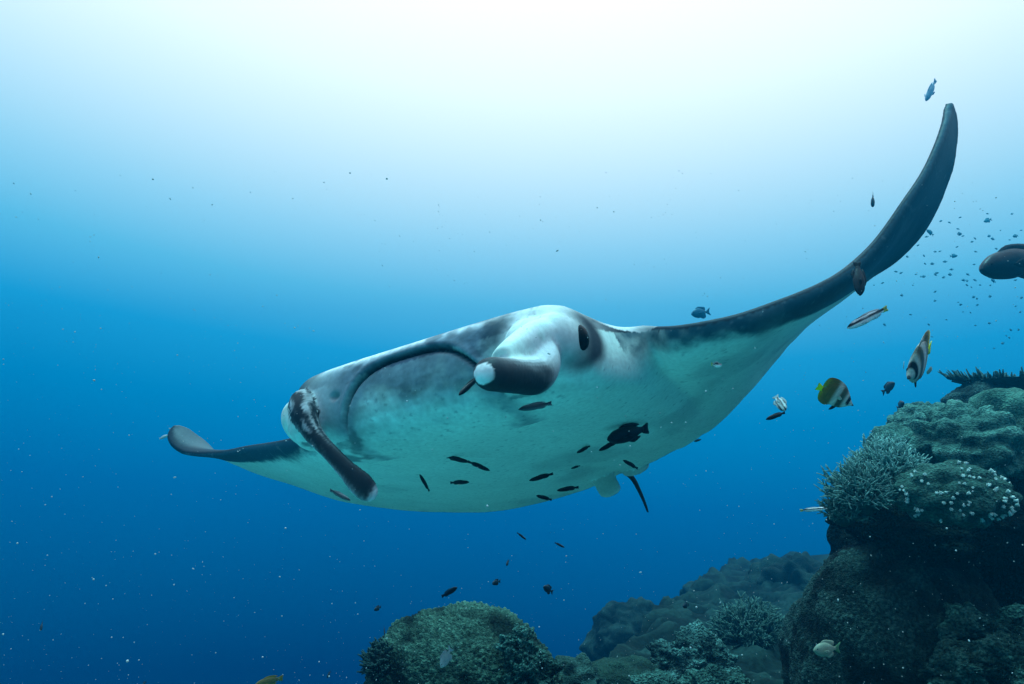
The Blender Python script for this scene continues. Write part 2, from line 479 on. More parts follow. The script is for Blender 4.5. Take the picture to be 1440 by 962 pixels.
    c = mix(c, np.array([.10, .15, .17]), np.where(tipd & (y < -1.2), sstep(.1, .45, uu + .1 * nz) * .8, 0))  # far wing tip paler on top: light from above put into the skin
    # dark band along the underside's leading edge, widening to the tip
    ub = np.where(y > 0, np.interp(ay, [.44, .5, .62, .8, 1.0, 1.12, 1.22, 1.32, 1.4], [0, .004, .010, .040, .12, .28, .55, .90, 1.3]),
                  np.interp(ay, [.5, .62, .8, 1.0, 1.2, 1.35, 1.5, 1.6], [0, .02, .06, .12, .24, .42, .8, 1.2]))
    band = np.where(disc & (top < .5), sstep(.04, -.03, uu - ub + .025 * nf + .03 * nz) * (ay > .45), 0)
    c = mix(c, np.array([.015, .072, .105]), band)
    edge = np.where(disc & (top < .5) & (ay < 1.4), sstep(.985, .998, uu + .006 * nf), 0)
    c = mix(c, dark * 2, edge * .8)
    # faint grey smudges and creases of the belly
    sm = disc & (top < .5)
    c = mix(c, np.array([.22, .30, .32]), np.where(sm, .40 * sstep(.25, .6, fbm(B * np.array([3, 3, 3]) + 5, 4, 21)), 0))
    cr = np.abs(fbm(B * np.array([2.2, 5, 2]) + 31, 3, 61)); c = mix(c, np.array([.30, .42, .42]), np.where(sm, sstep(.022, .004, cr) * .28 * sstep(-.1, .25, fbm(B * 2 + 8, 2, 62)), 0))
    fl = fbm(B * np.array([90, 90, 90]), 2, 63); c = mix(c, np.array([.12, .20, .22]), np.where(sm, sstep(.38, .52, fl) * .5, 0))
    # head: upper lip band grey-blue, jaw smudges
    hd = (B[:, 0] > -.14) & (np.abs(B[:, 1]) < .46) & ((code == 0) | (code == 9))
    band_up = np.where(hd, sstep(-.01, .02, dz + .01 * nz), 0) * sstep(.28, .2, np.abs(B[:, 1] + .02))
    c = mix(c, np.array([.15, .22, .28]), band_up)
    rim_sheen = np.where(hd & (B[:, 0] > -.05), np.exp(-((B[:, 2] - .040 - .006 * nz) / .014) ** 2), 0) * sstep(.34, .27, np.abs(B[:, 1]))  # white rim streak: pale skin together with a painted highlight from above
    c = mix(c, np.array([.85, .88, .90]), rim_sheen * np.clip(.75 + 1.2 * nz + .5 * nf, 0, 1))
    topd = np.where(hd, sstep(.050, .062, B[:, 2] + .006 * nf + .004 * nz), 0)
    c = mix(c, dark * 1.5, topd)
    jaw = np.where(hd & (code == 0), sstep(-.13, -.03, dz + .08 * nz + .03 * nf) * sstep(.02, -.005, dz) * sstep(.27, .2, np.abs(B[:, 1])), 0)
    c = mix(c, np.array([.10, .15, .21]), jaw * .8)
    blot = np.where(hd & (dz < 0), sstep(.04, .30, fbm(B * 13 + 3, 4, 33)) * sstep(-.16, -.02, dz), 0) * sstep(.12, -.06, B[:, 1])
    c = mix(c, np.array([.035, .05, .07]), blot * .85)
    nos = np.sqrt(((B[:, 1] + .222) / .016) ** 2 + ((B[:, 2] + .040) / .009) ** 2)
    nos = np.where(hd & (B[:, 0] > -.02), sstep(1.2, .6, nos), 0); co2 = b2c(B2 - nos[:, None] * np.array([.012, 0, 0]))
    c = mix(c, dark, nos)
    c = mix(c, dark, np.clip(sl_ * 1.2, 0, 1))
    mot = np.where(hd, sstep(-.12, .0, B[:, 0]) * sstep(.44, .36, np.abs(B[:, 1])) * sstep(-.19, -.08, B[:, 2]), 0.); streak_ = fbm(B * np.array([20, 22, 70]), 4, 71)
    c = c * (1 + mot * (.55 * streak_ + .35 * nf))[:, None]
    c = mix(c, np.array([.03, .06, .09]), np.where(hd & (dz > .0) & (np.abs(B[:, 1]) < .34), sstep(.33, .27, np.abs(B[:, 1])) * sstep(.16, .34, fbm(B * np.array([16, 12, 26]) + 9, 4, 72)) * .6, 0))
    # right cheek paler, left lobe white with grey smear, dark ring behind the eye
    ck = np.where(hd, np.exp(-(((B[:, 1] + .275) / .075) ** 2 + ((B[:, 2] + .05) / .10) ** 2)), 0)
    c = mix(c, np.array([.46, .56, .58]), ck * .9)
    lob = np.where(hd & (B[:, 1] > .2), np.exp(-(((B[:, 1] - .345) / .085) ** 2 + ((B[:, 2] + .02) / .085) ** 2) ** 2), 0)
    c = mix(c, np.array([.74, .78, .78]), np.clip(lob * 1.4, 0, 1) * np.clip(1.05 - 1.6 * np.clip(nzz + .4 * nz, 0, 1), 0, 1))
    for sgn in (1, -1):
        e = EYE * np.array([1, sgn, 1])
        d = np.sqrt((((B - e) / np.array([.075, .08, .065])) ** 2).sum(1))
        beh = sstep(.035, -.03, B[:, 0] - e[0] + .015 * nz)
        c = mix(c, np.array([.03, .045, .06]), np.where((code == 0) | (code == 9), sstep(1.25, .75, d + .25 * nz) * (.25 + .75 * beh), 0))
    strp = np.where(hd, np.exp(-((B[:, 1] - .245 - .35 * (B[:, 2] - .0) - .01 * nz) / .018) ** 2) * sstep(-.06, -.02, B[:, 2]), 0)
    c = mix(c, np.array([.05, .08, .10]), strp * np.clip(.75 + nf, 0, 1))
    # white shoulder bar on the back
    sh = np.exp(-(((B[:, 1] - .40) / .12) ** 2 + ((B[:, 0] + .16) / .06) ** 2)) * (B[:, 2] > .03) * disc
    c = mix(c, np.array([.70, .75, .75]), np.clip(sh * 1.5, 0, 1))
    # cephalic fins
    s = uu; th = top
    f11 = code == 11
    ridge = np.clip(np.cos(th - .2), 0, 1) ** 3  # pale streak along the rolled fin's top, a highlight painted in
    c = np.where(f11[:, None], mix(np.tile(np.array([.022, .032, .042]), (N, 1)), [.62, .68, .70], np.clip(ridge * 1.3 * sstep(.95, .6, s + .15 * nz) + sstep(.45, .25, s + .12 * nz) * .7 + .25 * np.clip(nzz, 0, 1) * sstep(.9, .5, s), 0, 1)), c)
    c = mix(c, np.array([.82, .84, .84]), np.where(f11, sstep(.968, .985, s + .012 * nf + .05 * (-B[:, 1] + .30)), 0))
    f12 = code == 12
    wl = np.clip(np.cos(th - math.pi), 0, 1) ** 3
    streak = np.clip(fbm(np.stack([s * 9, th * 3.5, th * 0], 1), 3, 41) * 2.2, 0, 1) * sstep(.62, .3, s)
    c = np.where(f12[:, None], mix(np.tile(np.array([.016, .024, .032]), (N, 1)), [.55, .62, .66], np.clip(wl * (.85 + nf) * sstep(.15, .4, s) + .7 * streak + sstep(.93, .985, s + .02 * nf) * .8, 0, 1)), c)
    c = np.where((code == 13)[:, None], np.array([.50, .56, .52]), c)
    c = np.where((code == 14)[:, None], np.array([.02, .03, .04]), c)
    w = c2w(co2)
    base = c2w(b2c((-.6, 0, 0)))
    me.vertices.foreach_set('co', (w - base).astype(np.float32).ravel())
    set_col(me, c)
    me.polygons.foreach_set('use_smooth', np.ones(len(me.polygons), bool))
    me.update(); me.name = 'manta_body'; me.materials.clear()
    root = obj('manta_ray', None); root.location = base
    tag(root, 'huge manta ray with pale belly and dark upswept wings gliding over the reef', 'manta ray')
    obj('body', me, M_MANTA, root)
    for sgn in (1, -1):
        e = c2w(b2c(EYE * np.array([1, sgn, 1]))) - base
        v, f = ico(3)
        v = c2w(b2c(v * np.array([.026, .024, .034])) - MT)
        o = obj('eye', build_mesh('manta_eye', v, f), M_EYE, root); o.location = e
    return root

EYE = np.array([.0, .405, -.033])
manta()

# ------------------------------------------------------------------ reef: corals and rocks
REEF_TINT = np.array([.32, .66, .66])  # the water's teal cast, multiplied into every reef colour
def mound(name, px, py, d, rx, ry, rd, label, cat='coral', seed=0, sub=6, amp=.18, freq=1.6, lobes=0., lfreq=3., fine=.03, ffreq=12, cells=0., cfreq=40,
          c0=(.10, .15, .12), c1=(.22, .30, .24), mat=None, tilt=0, group=None, pit=0.):
    """a coral head or rock: rx, ry in photo pixels at distance d, rd its half depth in metres"""
    V, F = ico(sub)
    R = np.array([rx / FPX * d, rd, ry / FPX * d])
    s = seed * 7.7
    r = 1 + amp * fbm(V * freq + s, 3, seed) * 2
    if lobes:
        w1, w2 = worley(V * lfreq + s, seed + 50)
        r = r + lobes * (.55 - w1)
    P = V * R * r[:, None]
    nf = fbm(P * ffreq + s, 5, seed + 9)
    N = V / R; N /= np.linalg.norm(N, axis=1)[:, None]
    P = P + N * (fine * nf)[:, None]
    if mat is not None:                       # broken, crusty rock
        rg_ = np.abs(fbm(P * ffreq * 2.6 + s, 4, seed + 19)); P = P + N * (fine * .55 * (.22 - rg_))[:, None]
        nf = nf + .5 * (.22 - rg_)
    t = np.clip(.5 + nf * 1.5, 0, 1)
    if pit:
        pn = sstep(.12, .45, fbm(P * 5 + s + 9, 3, seed + 70))
        P = P - N * (pit * pn * (.6 + nf))[:, None]; t = t * (1 - .6 * pn)
    if cells:
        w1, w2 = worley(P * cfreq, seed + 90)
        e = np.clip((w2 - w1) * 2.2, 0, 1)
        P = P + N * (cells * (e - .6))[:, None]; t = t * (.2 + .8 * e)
    ca, sa = math.cos(tilt), math.sin(tilt)
    P = np.stack([P[:, 0] * ca - P[:, 2] * sa, P[:, 1], P[:, 0] * sa + P[:, 2] * ca], 1)
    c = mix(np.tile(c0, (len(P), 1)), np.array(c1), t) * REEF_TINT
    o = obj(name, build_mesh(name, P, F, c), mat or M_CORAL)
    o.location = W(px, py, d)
    tag(o, label, cat, group)
    return o, P, N

def branches(name, px, py, d, rx, ry, rd, label, n=260, seed=3, thick=.006, c0=(.10, .14, .12), c1=(.30, .38, .33), up=.5, forks=3, length=.10, core=True):
    """branching coral: forked tapering twigs grown outwards over a low mound"""
    rg = np.random.default_rng(seed)
    R = np.array([rx / FPX * d, rd, ry / FPX * d])
    parts = []
    if core:
        V, F = ico(4); P = V * R * .72 * (1 + .25 * fbm(V * 3, 3, seed))[:, None]
        parts.append((P, F.tolist(), np.tile(np.array(c0) * .5, (len(P), 1))))
    def twig(p, q, r0, r1, sh0, sh1):
        m = 4; t = np.linspace(0, 1, m)[:, None]
        bend = rg.normal(0, .12, 3) * np.linalg.norm(q - p)
        C = p + (q - p) * t + bend * (t * (1 - t))
        v, f = tube(C, np.linspace(r0, r1, m), np.linspace(r0, r1, m), rg.normal(0, 1, 3), 5)
        tt = np.repeat(np.linspace(sh0, sh1, m), 5)
        parts.append((v, f, mix(np.tile(c0, (len(v), 1)), np.array(c1), tt)))
    for k in range(n):
        while True:
            u = rg.normal(0, 1, 3); u /= np.linalg.norm(u)
            if u[2] > -.35 and u[1] < .5: break
        p = u * R * rg.uniform(.55, .80)
        dr = u / R; dr /= np.linalg.norm(dr); dr = dr + np.array([0, -.1, up]) + rg.normal(0, .25, 3); dr /= np.linalg.norm(dr)
        L = length * rg.uniform(.6, 1.25)
        q = p + dr * L
        twig(p, q, thick * 1.3, thick, 0, .55)
        for j in range(forks):
            t = rg.uniform(.35, 1)
            b = p + (q - p) * t
            e = dr + rg.normal(0, .55, 3); e /= np.linalg.norm(e)
            twig(b, b + e * L * rg.uniform(.35, .6), thick * .9, thick * .5, .3, 1.0)
    V, F, C = merge(parts)
    o = obj(name, build_mesh(name, V, F, C * REEF_TINT), M_BRANCH); o.location = W(px, py, d)
    tag(o, label, 'coral')
    return o

# --- the outcrop on the right
mound('reef_outcrop', 1420, 800, 3.75, 215, 165, .60, 'dark undercut reef rock holding up the coral heads', 'rock', 1, 6, .12, 1.5, .15, 3, .09, 5, mat=M_ROCK, c0=(.004, .006, .007), c1=(.014, .018, .017))  # colour taken near black to carry the shade under the overhang
mound('reef_outcrop', 1325, 728, 3.30, 150, 48, .40, 'shadowed rock ledge directly under the branching coral', 'rock', 2, 6, .12, 1.7, .12, 3, .06, 7, mat=M_ROCK, c0=(.005, .008, .008), c1=(.02, .026, .024))  # shade below the corals is put into this near-black colour
mound('boulder_coral', 1430, 596, 3.35, 58, 52, .22, 'smooth green coral boulder with rounded folds below the table coral', seed=3, amp=.07, freq=1.3, lobes=.45, lfreq=1.4, fine=.010, c0=(.10, .17, .13), c1=(.20, .30, .23))
mound('boulder_coral', 1306, 612, 3.5, 52, 46, .22, 'finely grained coral dome behind the rough lumpy boulder', seed=4, amp=.08, freq=1.5, lobes=.10, lfreq=3, fine=.035, ffreq=26, c0=(.09, .14, .12), c1=(.26, .34, .29))
mound('boulder_coral', 1358, 628, 3.28, 72, 56, .24, 'large rough lumpy coral boulder above the white-dotted coral', seed=5, amp=.16, freq=1.6, lobes=.5, lfreq=1.9, fine=.05, ffreq=13, c0=(.07, .12, .10), c1=(.24, .33, .27))
mound('boulder_coral', 1262, 634, 3.4, 36, 36, .18, 'small coral mound between the branching coral and the grainy dome', seed=6, sub=5, amp=.13, lobes=.2, lfreq=2.5, fine=.03, ffreq=18, c0=(.07, .12, .10), c1=(.22, .31, .26))
mound('boulder_coral', 1290, 578, 3.62, 15, 13, .07, 'little dark coral knob on top of the grainy dome', seed=7, sub=5, amp=.1, fine=.012, ffreq=30, c0=(.05, .09, .08), c1=(.13, .18, .16))
mound('boulder_coral', 1432, 690, 3.5, 40, 70, .22, 'dim coral pillar beside the white-dotted coral', seed=8, sub=5, amp=.14, lobes=.25, lfreq=2.6, fine=.03, ffreq=14, c0=(.02, .035, .035), c1=(.07, .10, .09))
branches('branching_coral', 1243, 672, 3.02, 36, 38, .17, 'bushy branching coral with pale tips at the outer edge of the outcrop', n=520, seed=3, thick=.0036, length=.075, c1=(.62, .66, .60), forks=4, up=.9)
branches('branching_coral', 1207, 700, 2.95, 30, 34, .15, 'loose branching coral spilling out below the pale-tipped one', n=330, seed=4, thick=.0036, length=.080, c1=(.42, .46, .42), forks=3, up=.7)
branches('branching_coral', 1184, 724, 2.95, 20, 20, .10, 'small dim branching coral at the very lip of the ledge', n=170, seed=5, thick=.0034, length=.05, c1=(.20, .25, .22), up=.6)

def dotted_coral():
    o, P, N = mound('polyp_coral', 1338, 694, 2.78, 74, 42, .17, 'lumpy dark coral dotted with white polyps', seed=9, amp=.07, freq=1.5, lobes=.30, lfreq=2.3, fine=.012, ffreq=20, c0=(.05, .085, .07), c1=(.12, .17, .14))
    # one open polyp: a short stalk with a ring of stubby tentacles
    V = []; F = []
    v, f = tube(np.array([[0, 0, -.004], [0, 0, .003], [0, 0, .007]]), [.0035, .0040, .0055], [.0035, .0040, .0055], (1, 0, 0), 6)
    parts = [(v, f, np.zeros((len(v), 3)))]
    for k in range(6):
        a = k * math.pi / 3
        dv = np.array([math.cos(a), math.sin(a), .55])
        v, f = tube(np.array([[0, 0, .006]]) + np.array([0, .0035, .006])[:, None] * dv, [.002, .0018, .001], [.002, .0018, .001], (0, 0, 1.), 4)
        parts.append((v, f, np.zeros((len(v), 3))))
    V, F, _ = merge(parts)
    me = build_mesh('polyp', V, F); me.materials.append(M_POLYP)
    rg = np.random.default_rng(5); pts = []
    ok = np.where((P[:, 1] < -.02) & (P[:, 2] > -.10) & (N[:, 1] < -.15))[0]
    cl = P[rg.choice(ok, 34)]
    tries = 0
    while len(pts) < 84 and tries < 6000:
        tries += 1
        i = rg.choice(ok)
        if min(np.linalg.norm(P[i] - c) for c in cl) > .03: continue
        if pts and min(np.linalg.norm(P[i] - P[j]) for j in pts) < .013: continue
        pts.append(i)
    for i in pts:
        q = obj('polyp', me, None, o)
        q.location = P[i] + N[i] * .002
        q.rotation_euler = Vector(N[i] + rg.normal(0, .35, 3)).to_track_quat('Z', 'Y').to_euler()
        s = rg.uniform(.8, 1.5); q.scale = (s, s, s)
dotted_coral()

def table_coral():
    rg = np.random.default_rng(12)
    parts = []
    # spreading plate on a short foot, covered in upright branchlets
    R = np.array([.36, .26])
    n = 40; m = 8
    V = []
    for side in (1, -1):
        for i in range(m):
            rr = i / (m - 1)
            for j in range(n):
                a = 2 * math.pi * j / n
                k = 1 + .12 * math.sin(3 * a + 1) + .08 * math.sin(7 * a)
                V.append((R[0] * rr * k * math.cos(a), R[1] * rr * k * math.sin(a), .012 * side * (1.2 - rr) + .05 * rr ** 2 + .008 * math.sin(5 * a) * rr))
    F = []
    for s in range(2):
        o_ = s * n * m
        for i in range(m - 1):
            for j in range(n):
                k = (j + 1) % n
                q = (o_ + i * n + j, o_ + i * n + k, o_ + (i + 1) * n + k, o_ + (i + 1) * n + j)
                F.append(q if s == 0 else q[::-1])
    for j in range(n):
        k = (j + 1) % n
        F.append(((m - 1) * n + j, (m - 1) * n + k, n * m + (m - 1) * n + k, n * m + (m - 1) * n + j))
    V = np.array(V)
    parts.append((V, F, np.tile([.04, .06, .06], (len(V), 1))))
    for k in range(620):
        a = rg.uniform(0, 2 * math.pi); rr = math.sqrt(rg.uniform(0, 1.12))
        p = np.array([R[0] * rr * math.cos(a), R[1] * rr * math.sin(a), .05 * rr ** 2])
        out = np.array([math.cos(a), math.sin(a), 0]) * rr ** 3 * .9
        q = p + (np.array([0, 0, 1.]) + out + rg.normal(0, .22, 3)) * rg.uniform(.022, .055)
        v, f = tube(np.array([p, (p + q) / 2 + rg.normal(0, .002, 3), q]), [.006, .0055, .003], [.006, .0055, .003], (1, .3, .2), 5)
        parts.append((v, f, mix(np.tile([.05, .07, .07], (len(v), 1)), [.16, .21, .20], np.repeat([0, .5, 1.], 5))))
    v, f = tube(np.array([[.02, 0, .0], [.03, 0, -.08], [.05, 0, -.2]]), [.10, .06, .10], [.10, .06, .10], (1, 0, 0), 14)
    parts.append((v, f, np.tile([.03, .045, .045], (len(v), 1))))
    V, F, C = merge(parts)
    o = obj('table_coral', build_mesh('table_coral', V, F, C * REEF_TINT), M_BRANCH); o.location = W(1432, 545, 3.9)
    tag(o, 'flat spreading table coral with upright twigs on the crest of the outcrop', 'coral')
table_coral()
mound('boulder_coral', 1385, 565, 3.85, 46, 30, .20, 'dim coral lump carrying the table coral', seed=10, sub=5, amp=.12, fine=.03, ffreq=14, c0=(.03, .05, .05), c1=(.10, .13, .12))

# --- slopes below the outcrop
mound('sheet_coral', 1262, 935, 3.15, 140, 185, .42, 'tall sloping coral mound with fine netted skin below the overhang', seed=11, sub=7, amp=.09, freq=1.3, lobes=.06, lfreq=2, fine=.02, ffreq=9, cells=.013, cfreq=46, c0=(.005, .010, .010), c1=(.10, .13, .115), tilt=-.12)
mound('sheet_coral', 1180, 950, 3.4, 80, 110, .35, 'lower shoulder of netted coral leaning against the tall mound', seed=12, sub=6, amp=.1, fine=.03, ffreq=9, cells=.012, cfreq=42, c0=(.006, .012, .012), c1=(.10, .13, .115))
for i, (px, py, d, rx, ry, t) in enumerate([(1398, 893, 2.75, 58, 34, 'knobbly pale rubble rock in the hollow beneath the overhang'), (1362, 950, 2.55, 66, 34, 'crusted coral rock resting against the tall netted mound'), (1440, 950, 2.45, 60, 44, 'large crusted rock lying below the hollow')]):
    mound('rubble_rock', px, py, d, rx, ry, .14, t, 'rock', 20 + i, 6, .22, 1.8, .35, 3, .07, 9, mat=M_ROCK, c0=(.015, .03, .028), c1=(.10, .15, .13), pit=.05)
mound('boulder_coral', 893, 908, 9.0, 58, 55, .5, 'squat hazy coral block standing far along the slope', seed=30, amp=.16, freq=1.7, lobes=.3, lfreq=2.2, fine=.09, ffreq=5, c0=(.012, .022, .022), c1=(.065, .09, .08))
mound('boulder_coral', 945, 904, 9.4, 40, 44, .4, 'second hazy coral block joined to the squat one', seed=31, sub=5, amp=.16, lobes=.3, lfreq=2.2, fine=.08, ffreq=5, c0=(.012, .022, .022), c1=(.065, .09, .08))
mound('boulder_coral', 1045, 860, 10.5, 80, 40, .7, 'long hazy coral ridge behind the feathery coral', seed=32, amp=.2, freq=2, lobes=.3, lfreq=3, fine=.1, ffreq=4, c0=(.012, .022, .022), c1=(.065, .09, .08))
mound('boulder_coral', 1122, 850, 8.6, 62, 66, .7, 'hazy coral shoulder rising towards the overhang', seed=33, amp=.2, freq=1.8, lobes=.3, lfreq=3, fine=.1, ffreq=4, c0=(.010, .020, .020), c1=(.055, .08, .07))
branches('feathery_coral', 1055, 893, 5.0, 50, 36, .25, 'feathery bush of coral in front of the hazy ridge', n=360, seed=8, thick=.0055, length=.10, c0=(.05, .08, .07), c1=(.26, .33, .28))
mound('boulder_coral', 1060, 925, 5.05, 55, 40, .26, 'dark coral base under the feathery bush', seed=34, amp=.18, lobes=.2, lfreq=3, fine=.06, ffreq=7, c0=(.02, .035, .03), c1=(.08, .11, .09))
mound('crusted_rock', 975, 928, 4.3, 55, 36, .22, 'crusted rock with bright patches in front of the hazy blocks', 'rock', 35, 6, .25, 2, .35, 3.2, .09, 9, mat=M_ROCK, c0=(.015, .025, .024), c1=(.34, .44, .40), pit=.07)
mound('boulder_coral', 880, 962, 4.1, 62, 30, .25, 'low green coral cushion beside the crusted rock', seed=36, amp=.12, fine=.05, ffreq=8, c0=(.015, .03, .024), c1=(.05, .08, .06))
mound('crusted_rock', 1010, 968, 3.7, 48, 22, .16, 'small pitted rock below the crusted rock', 'rock', 37, 5, .22, 2, .3, 3, .06, 9, mat=M_ROCK, c0=(.03, .05, .045), c1=(.17, .24, .20), pit=.04)
mound('crusted_rock', 930, 975, 3.6, 40, 20, .14, 'little round rock beside the green cushion', 'rock', 38, 5, .2, 2, .3, 3, .05, 9, mat=M_ROCK, c0=(.03, .05, .045), c1=(.17, .24, .20), pit=.03)
# --- the boulder in the middle of the lower edge
mound('honeycomb_coral', 655, 985, 3.7, 143, 122, .50, 'broad honeycomb coral dome rising alone at the drop-off', seed=41, sub=7, amp=.07, freq=1.4, lobes=.05, lfreq=2.2, fine=.040, ffreq=5.5, cells=.022, cfreq=36, c0=(.012, .022, .018), c1=(.25, .31, .23))
mound('crusted_rock', 728, 912, 3.32, 24, 24, .09, 'pitted crust growing on the honeycomb dome', 'rock', 42, 6, .28, 2, .4, 3, .06, 16, mat=M_ROCK, c0=(.02, .035, .03), c1=(.22, .31, .27), pit=.04)
mound('crusted_rock', 745, 955, 3.26, 36, 34, .1, 'lower patch of pitted crust on the honeycomb dome', 'rock', 43, 6, .28, 2, .4, 3, .06, 16, mat=M_ROCK, c0=(.02, .035, .03), c1=(.16, .23, .20), pit=.04)
branches('tufted_coral', 540, 935, 3.6, 28, 34, .15, 'dark tufted coral clinging to the edge of the honeycomb dome', n=150, seed=14, thick=.006, length=.045, c0=(.02, .035, .035), c1=(.08, .11, .10))
mound('boulder_coral', 812, 966, 4.0, 45, 40, .2, 'dark coral lump tucked behind the honeycomb dome', seed=44, amp=.2, lobes=.3, lfreq=3, fine=.06, ffreq=9, c0=(.02, .04, .035), c1=(.10, .14, .12))

# ------------------------------------------------------------------ fish (nose at x=0, tail tip at x=-1, z up)
def fish_body(xs, top, bot, wid, n=20, m=36):
    s = np.linspace(0, 1, m); s = .5 * s + .5 * (1 - np.cos(math.pi * s)) / 2
    x = xs[0] + (xs[-1] - xs[0]) * s
    t = pchip(-x, [-a for a in xs], top); b = pchip(-x, [-a for a in xs], bot); w = pchip(-x, [-a for a in xs], wid)
    th = np.linspace(0, 2 * math.pi, n, endpoint=False)
    cz = (t + b) / 2; h = (t - b) / 2
    V = np.stack([np.repeat(x, n), (w[:, None] * np.cos(th)).ravel(), (cz[:, None] + h[:, None] * np.sin(th)).ravel()], 1)
    F = []
    for i in range(m - 1):
        for j in range(n):
            k = (j + 1) % n
            F.append((i * n + j, (i + 1) * n + j, (i + 1) * n + k, i * n + k))
    F.append(tuple(range(n))); F.append(tuple((m - 1) * n + j for j in range(n))[::-1])
    return V, F

def plate(poly, y=0., t=.008, sub=3, tilt=(0, 0)):
    """thin fin cut from an outline in the x-z plane, thicker along its middle"""
    P = np.array(poly, float)
    Q = spline(np.vstack([P, P[:1]]), len(P) * sub + 1)[:-1]
    n = len(Q); c = Q.mean(0)
    V = []
    for s in (1, -1):
        for r, th in ((1, .25), (.55, 1)):
            for q in Q:
                u = c + (q - c) * r
                V.append((u[0], y + s * t * th + tilt[0] * (u[0] - P[0][0]), u[1]))
        V.append((c[0], y + s * t + tilt[0] * (c[0] - P[0][0]), c[1]))
    F = []; k = 2 * n + 1
    for s in (0, 1):
        o = s * k
        for j in range(n):
            l = (j + 1) % n
            a = (o + j, o + l, o + n + l, o + n + j); b = (o + n + j, o + n + l, o + 2 * n)
            F += [a, b] if s == 0 else [a[::-1], b[::-1]]
    for j in range(n):
        l = (j + 1) % n
        F.append((j, k + j, k + l, l))
    return np.array(V), F

KINDS = {
    # xs, top, bottom, half width ; fins: tail, dorsal, anal, pectoral
    'slender': dict(xs=[0, -.06, -.2, -.4, -.65, -.85, -.90], top=[.0, .035, .068, .078, .060, .036, .036], bot=[-.008, -.032, -.065, -.078, -.062, -.034, -.034], wid=[.005, .028, .05, .054, .036, .014, .008],
        tail=[(-.86, .034), (-.94, .044), (-1, .048), (-.985, .0), (-1, -.048), (-.94, -.044), (-.86, -.034)], dorsal=[(-.25, .06), (-.45, .092), (-.7, .078), (-.82, .045), (-.6, .05), (-.4, .06)],
        anal=[(-.5, -.06), (-.7, -.078), (-.82, -.045), (-.65, -.045)], pect=[(-.22, -.01), (-.30, .015), (-.36, -.02), (-.28, -.035)], eye=(-.075, .012, .013)),
    'damsel': dict(xs=[0, -.05, -.18, -.38, -.6, -.76, -.82], top=[.0, .07, .16, .205, .14, .055, .05], bot=[-.01, -.06, -.15, -.20, -.13, -.05, -.046], wid=[.01, .05, .085, .09, .055, .02, .012],
        tail=[(-.78, .045), (-.9, .12), (-1, .16), (-.93, .0), (-1, -.16), (-.9, -.12), (-.78, -.045)], dorsal=[(-.2, .15), (-.35, .26), (-.55, .25), (-.74, .20), (-.70, .06), (-.45, .15)],
        anal=[(-.42, -.17), (-.58, -.25), (-.74, -.18), (-.70, -.06), (-.55, -.12)], pect=[(-.25, .0), (-.36, .05), (-.42, -.02), (-.32, -.05)], eye=(-.10, .045, .024)),
    'disc': dict(xs=[0, -.06, -.14, -.3, -.5, -.68, -.80, -.85], top=[-.02, .02, .11, .27, .33, .25, .085, .055], bot=[-.045, -.07, -.14, -.26, -.29, -.22, -.08, -.05], wid=[.012, .035, .065, .085, .075, .045, .02, .012],
        tail=[(-.82, .05), (-.92, .085), (-1, .105), (-.99, .0), (-1, -.105), (-.92, -.085), (-.82, -.05)], dorsal=[(-.22, .20), (-.40, .36), (-.62, .42), (-.80, .38), (-.87, .26), (-.87, .06), (-.72, .14), (-.45, .26)],
        anal=[(-.46, -.25), (-.62, -.36), (-.78, -.33), (-.86, -.22), (-.87, -.05), (-.70, -.12)], pect=[(-.30, -.03), (-.40, .02), (-.44, -.06), (-.34, -.09)], pelv=[(-.32, -.22), (-.38, -.36), (-.46, -.42), (-.44, -.30), (-.40, -.24)], eye=(-.15, .03, .028)),
    'wrasse': dict(xs=[0, -.05, -.2, -.42, -.66, -.80, -.86], top=[.0, .05, .115, .135, .10, .06, .055], bot=[-.015, -.055, -.115, -.135, -.09, -.05, -.045], wid=[.01, .045, .075, .08, .05, .02, .012],
        tail=[(-.83, .05), (-.93, .085), (-1, .09), (-.985, .0), (-1, -.09), (-.93, -.085), (-.83, -.045)], dorsal=[(-.24, .11), (-.40, .17), (-.65, .155), (-.79, .10), (-.62, .09), (-.4, .12)],
        anal=[(-.46, -.12), (-.62, -.165), (-.79, -.09), (-.62, -.085)], pect=[(-.24, -.01), (-.34, .03), (-.41, -.02), (-.31, -.05)], eye=(-.085, .025, .017)),
}
_fm = {}
def solid(c): return lambda P: np.tile(c, (len(P), 1))

def fish_meshes(kind, look, cf, ff):
    if (kind, look) in _fm: return _fm[kind, look]
    K = KINDS[kind]; r = {}
    V, F = fish_body(K['xs'], K['top'], K['bot'], K['wid'])
    r['body'] = build_mesh(look + '_body', V, F, cf(V)); r['body'].materials.append(M_FISH)
    for nm, key in (('tail_fin', 'tail'), ('dorsal_fin', 'dorsal'), ('anal_fin', 'anal')):
        V, F = plate(K[key]); r[nm] = build_mesh(look + '_' + nm, V, F, ff(V, nm)); r[nm].materials.append(M_FIN)
    V, F = plate(K['pect'], t=.004); r['pectoral_fin'] = build_mesh(look + '_pect', V, F, ff(V, 'pectoral_fin')); r['pectoral_fin'].materials.append(M_FIN)
    if 'pelv' in K:
        V, F = plate(K['pelv'], t=.006); r['pelvic_fin'] = build_mesh(look + '_pelv', V, F, ff(V, 'pelvic_fin')); r['pelvic_fin'].materials.append(M_FIN)
    V, F = ico(2); r['eye'] = build_mesh(look + '_eye', V * np.array([1, .5, 1]) * K['eye'][2], F); r['eye'].materials.append(M_EYE)
    _fm[kind, look] = r
    return r

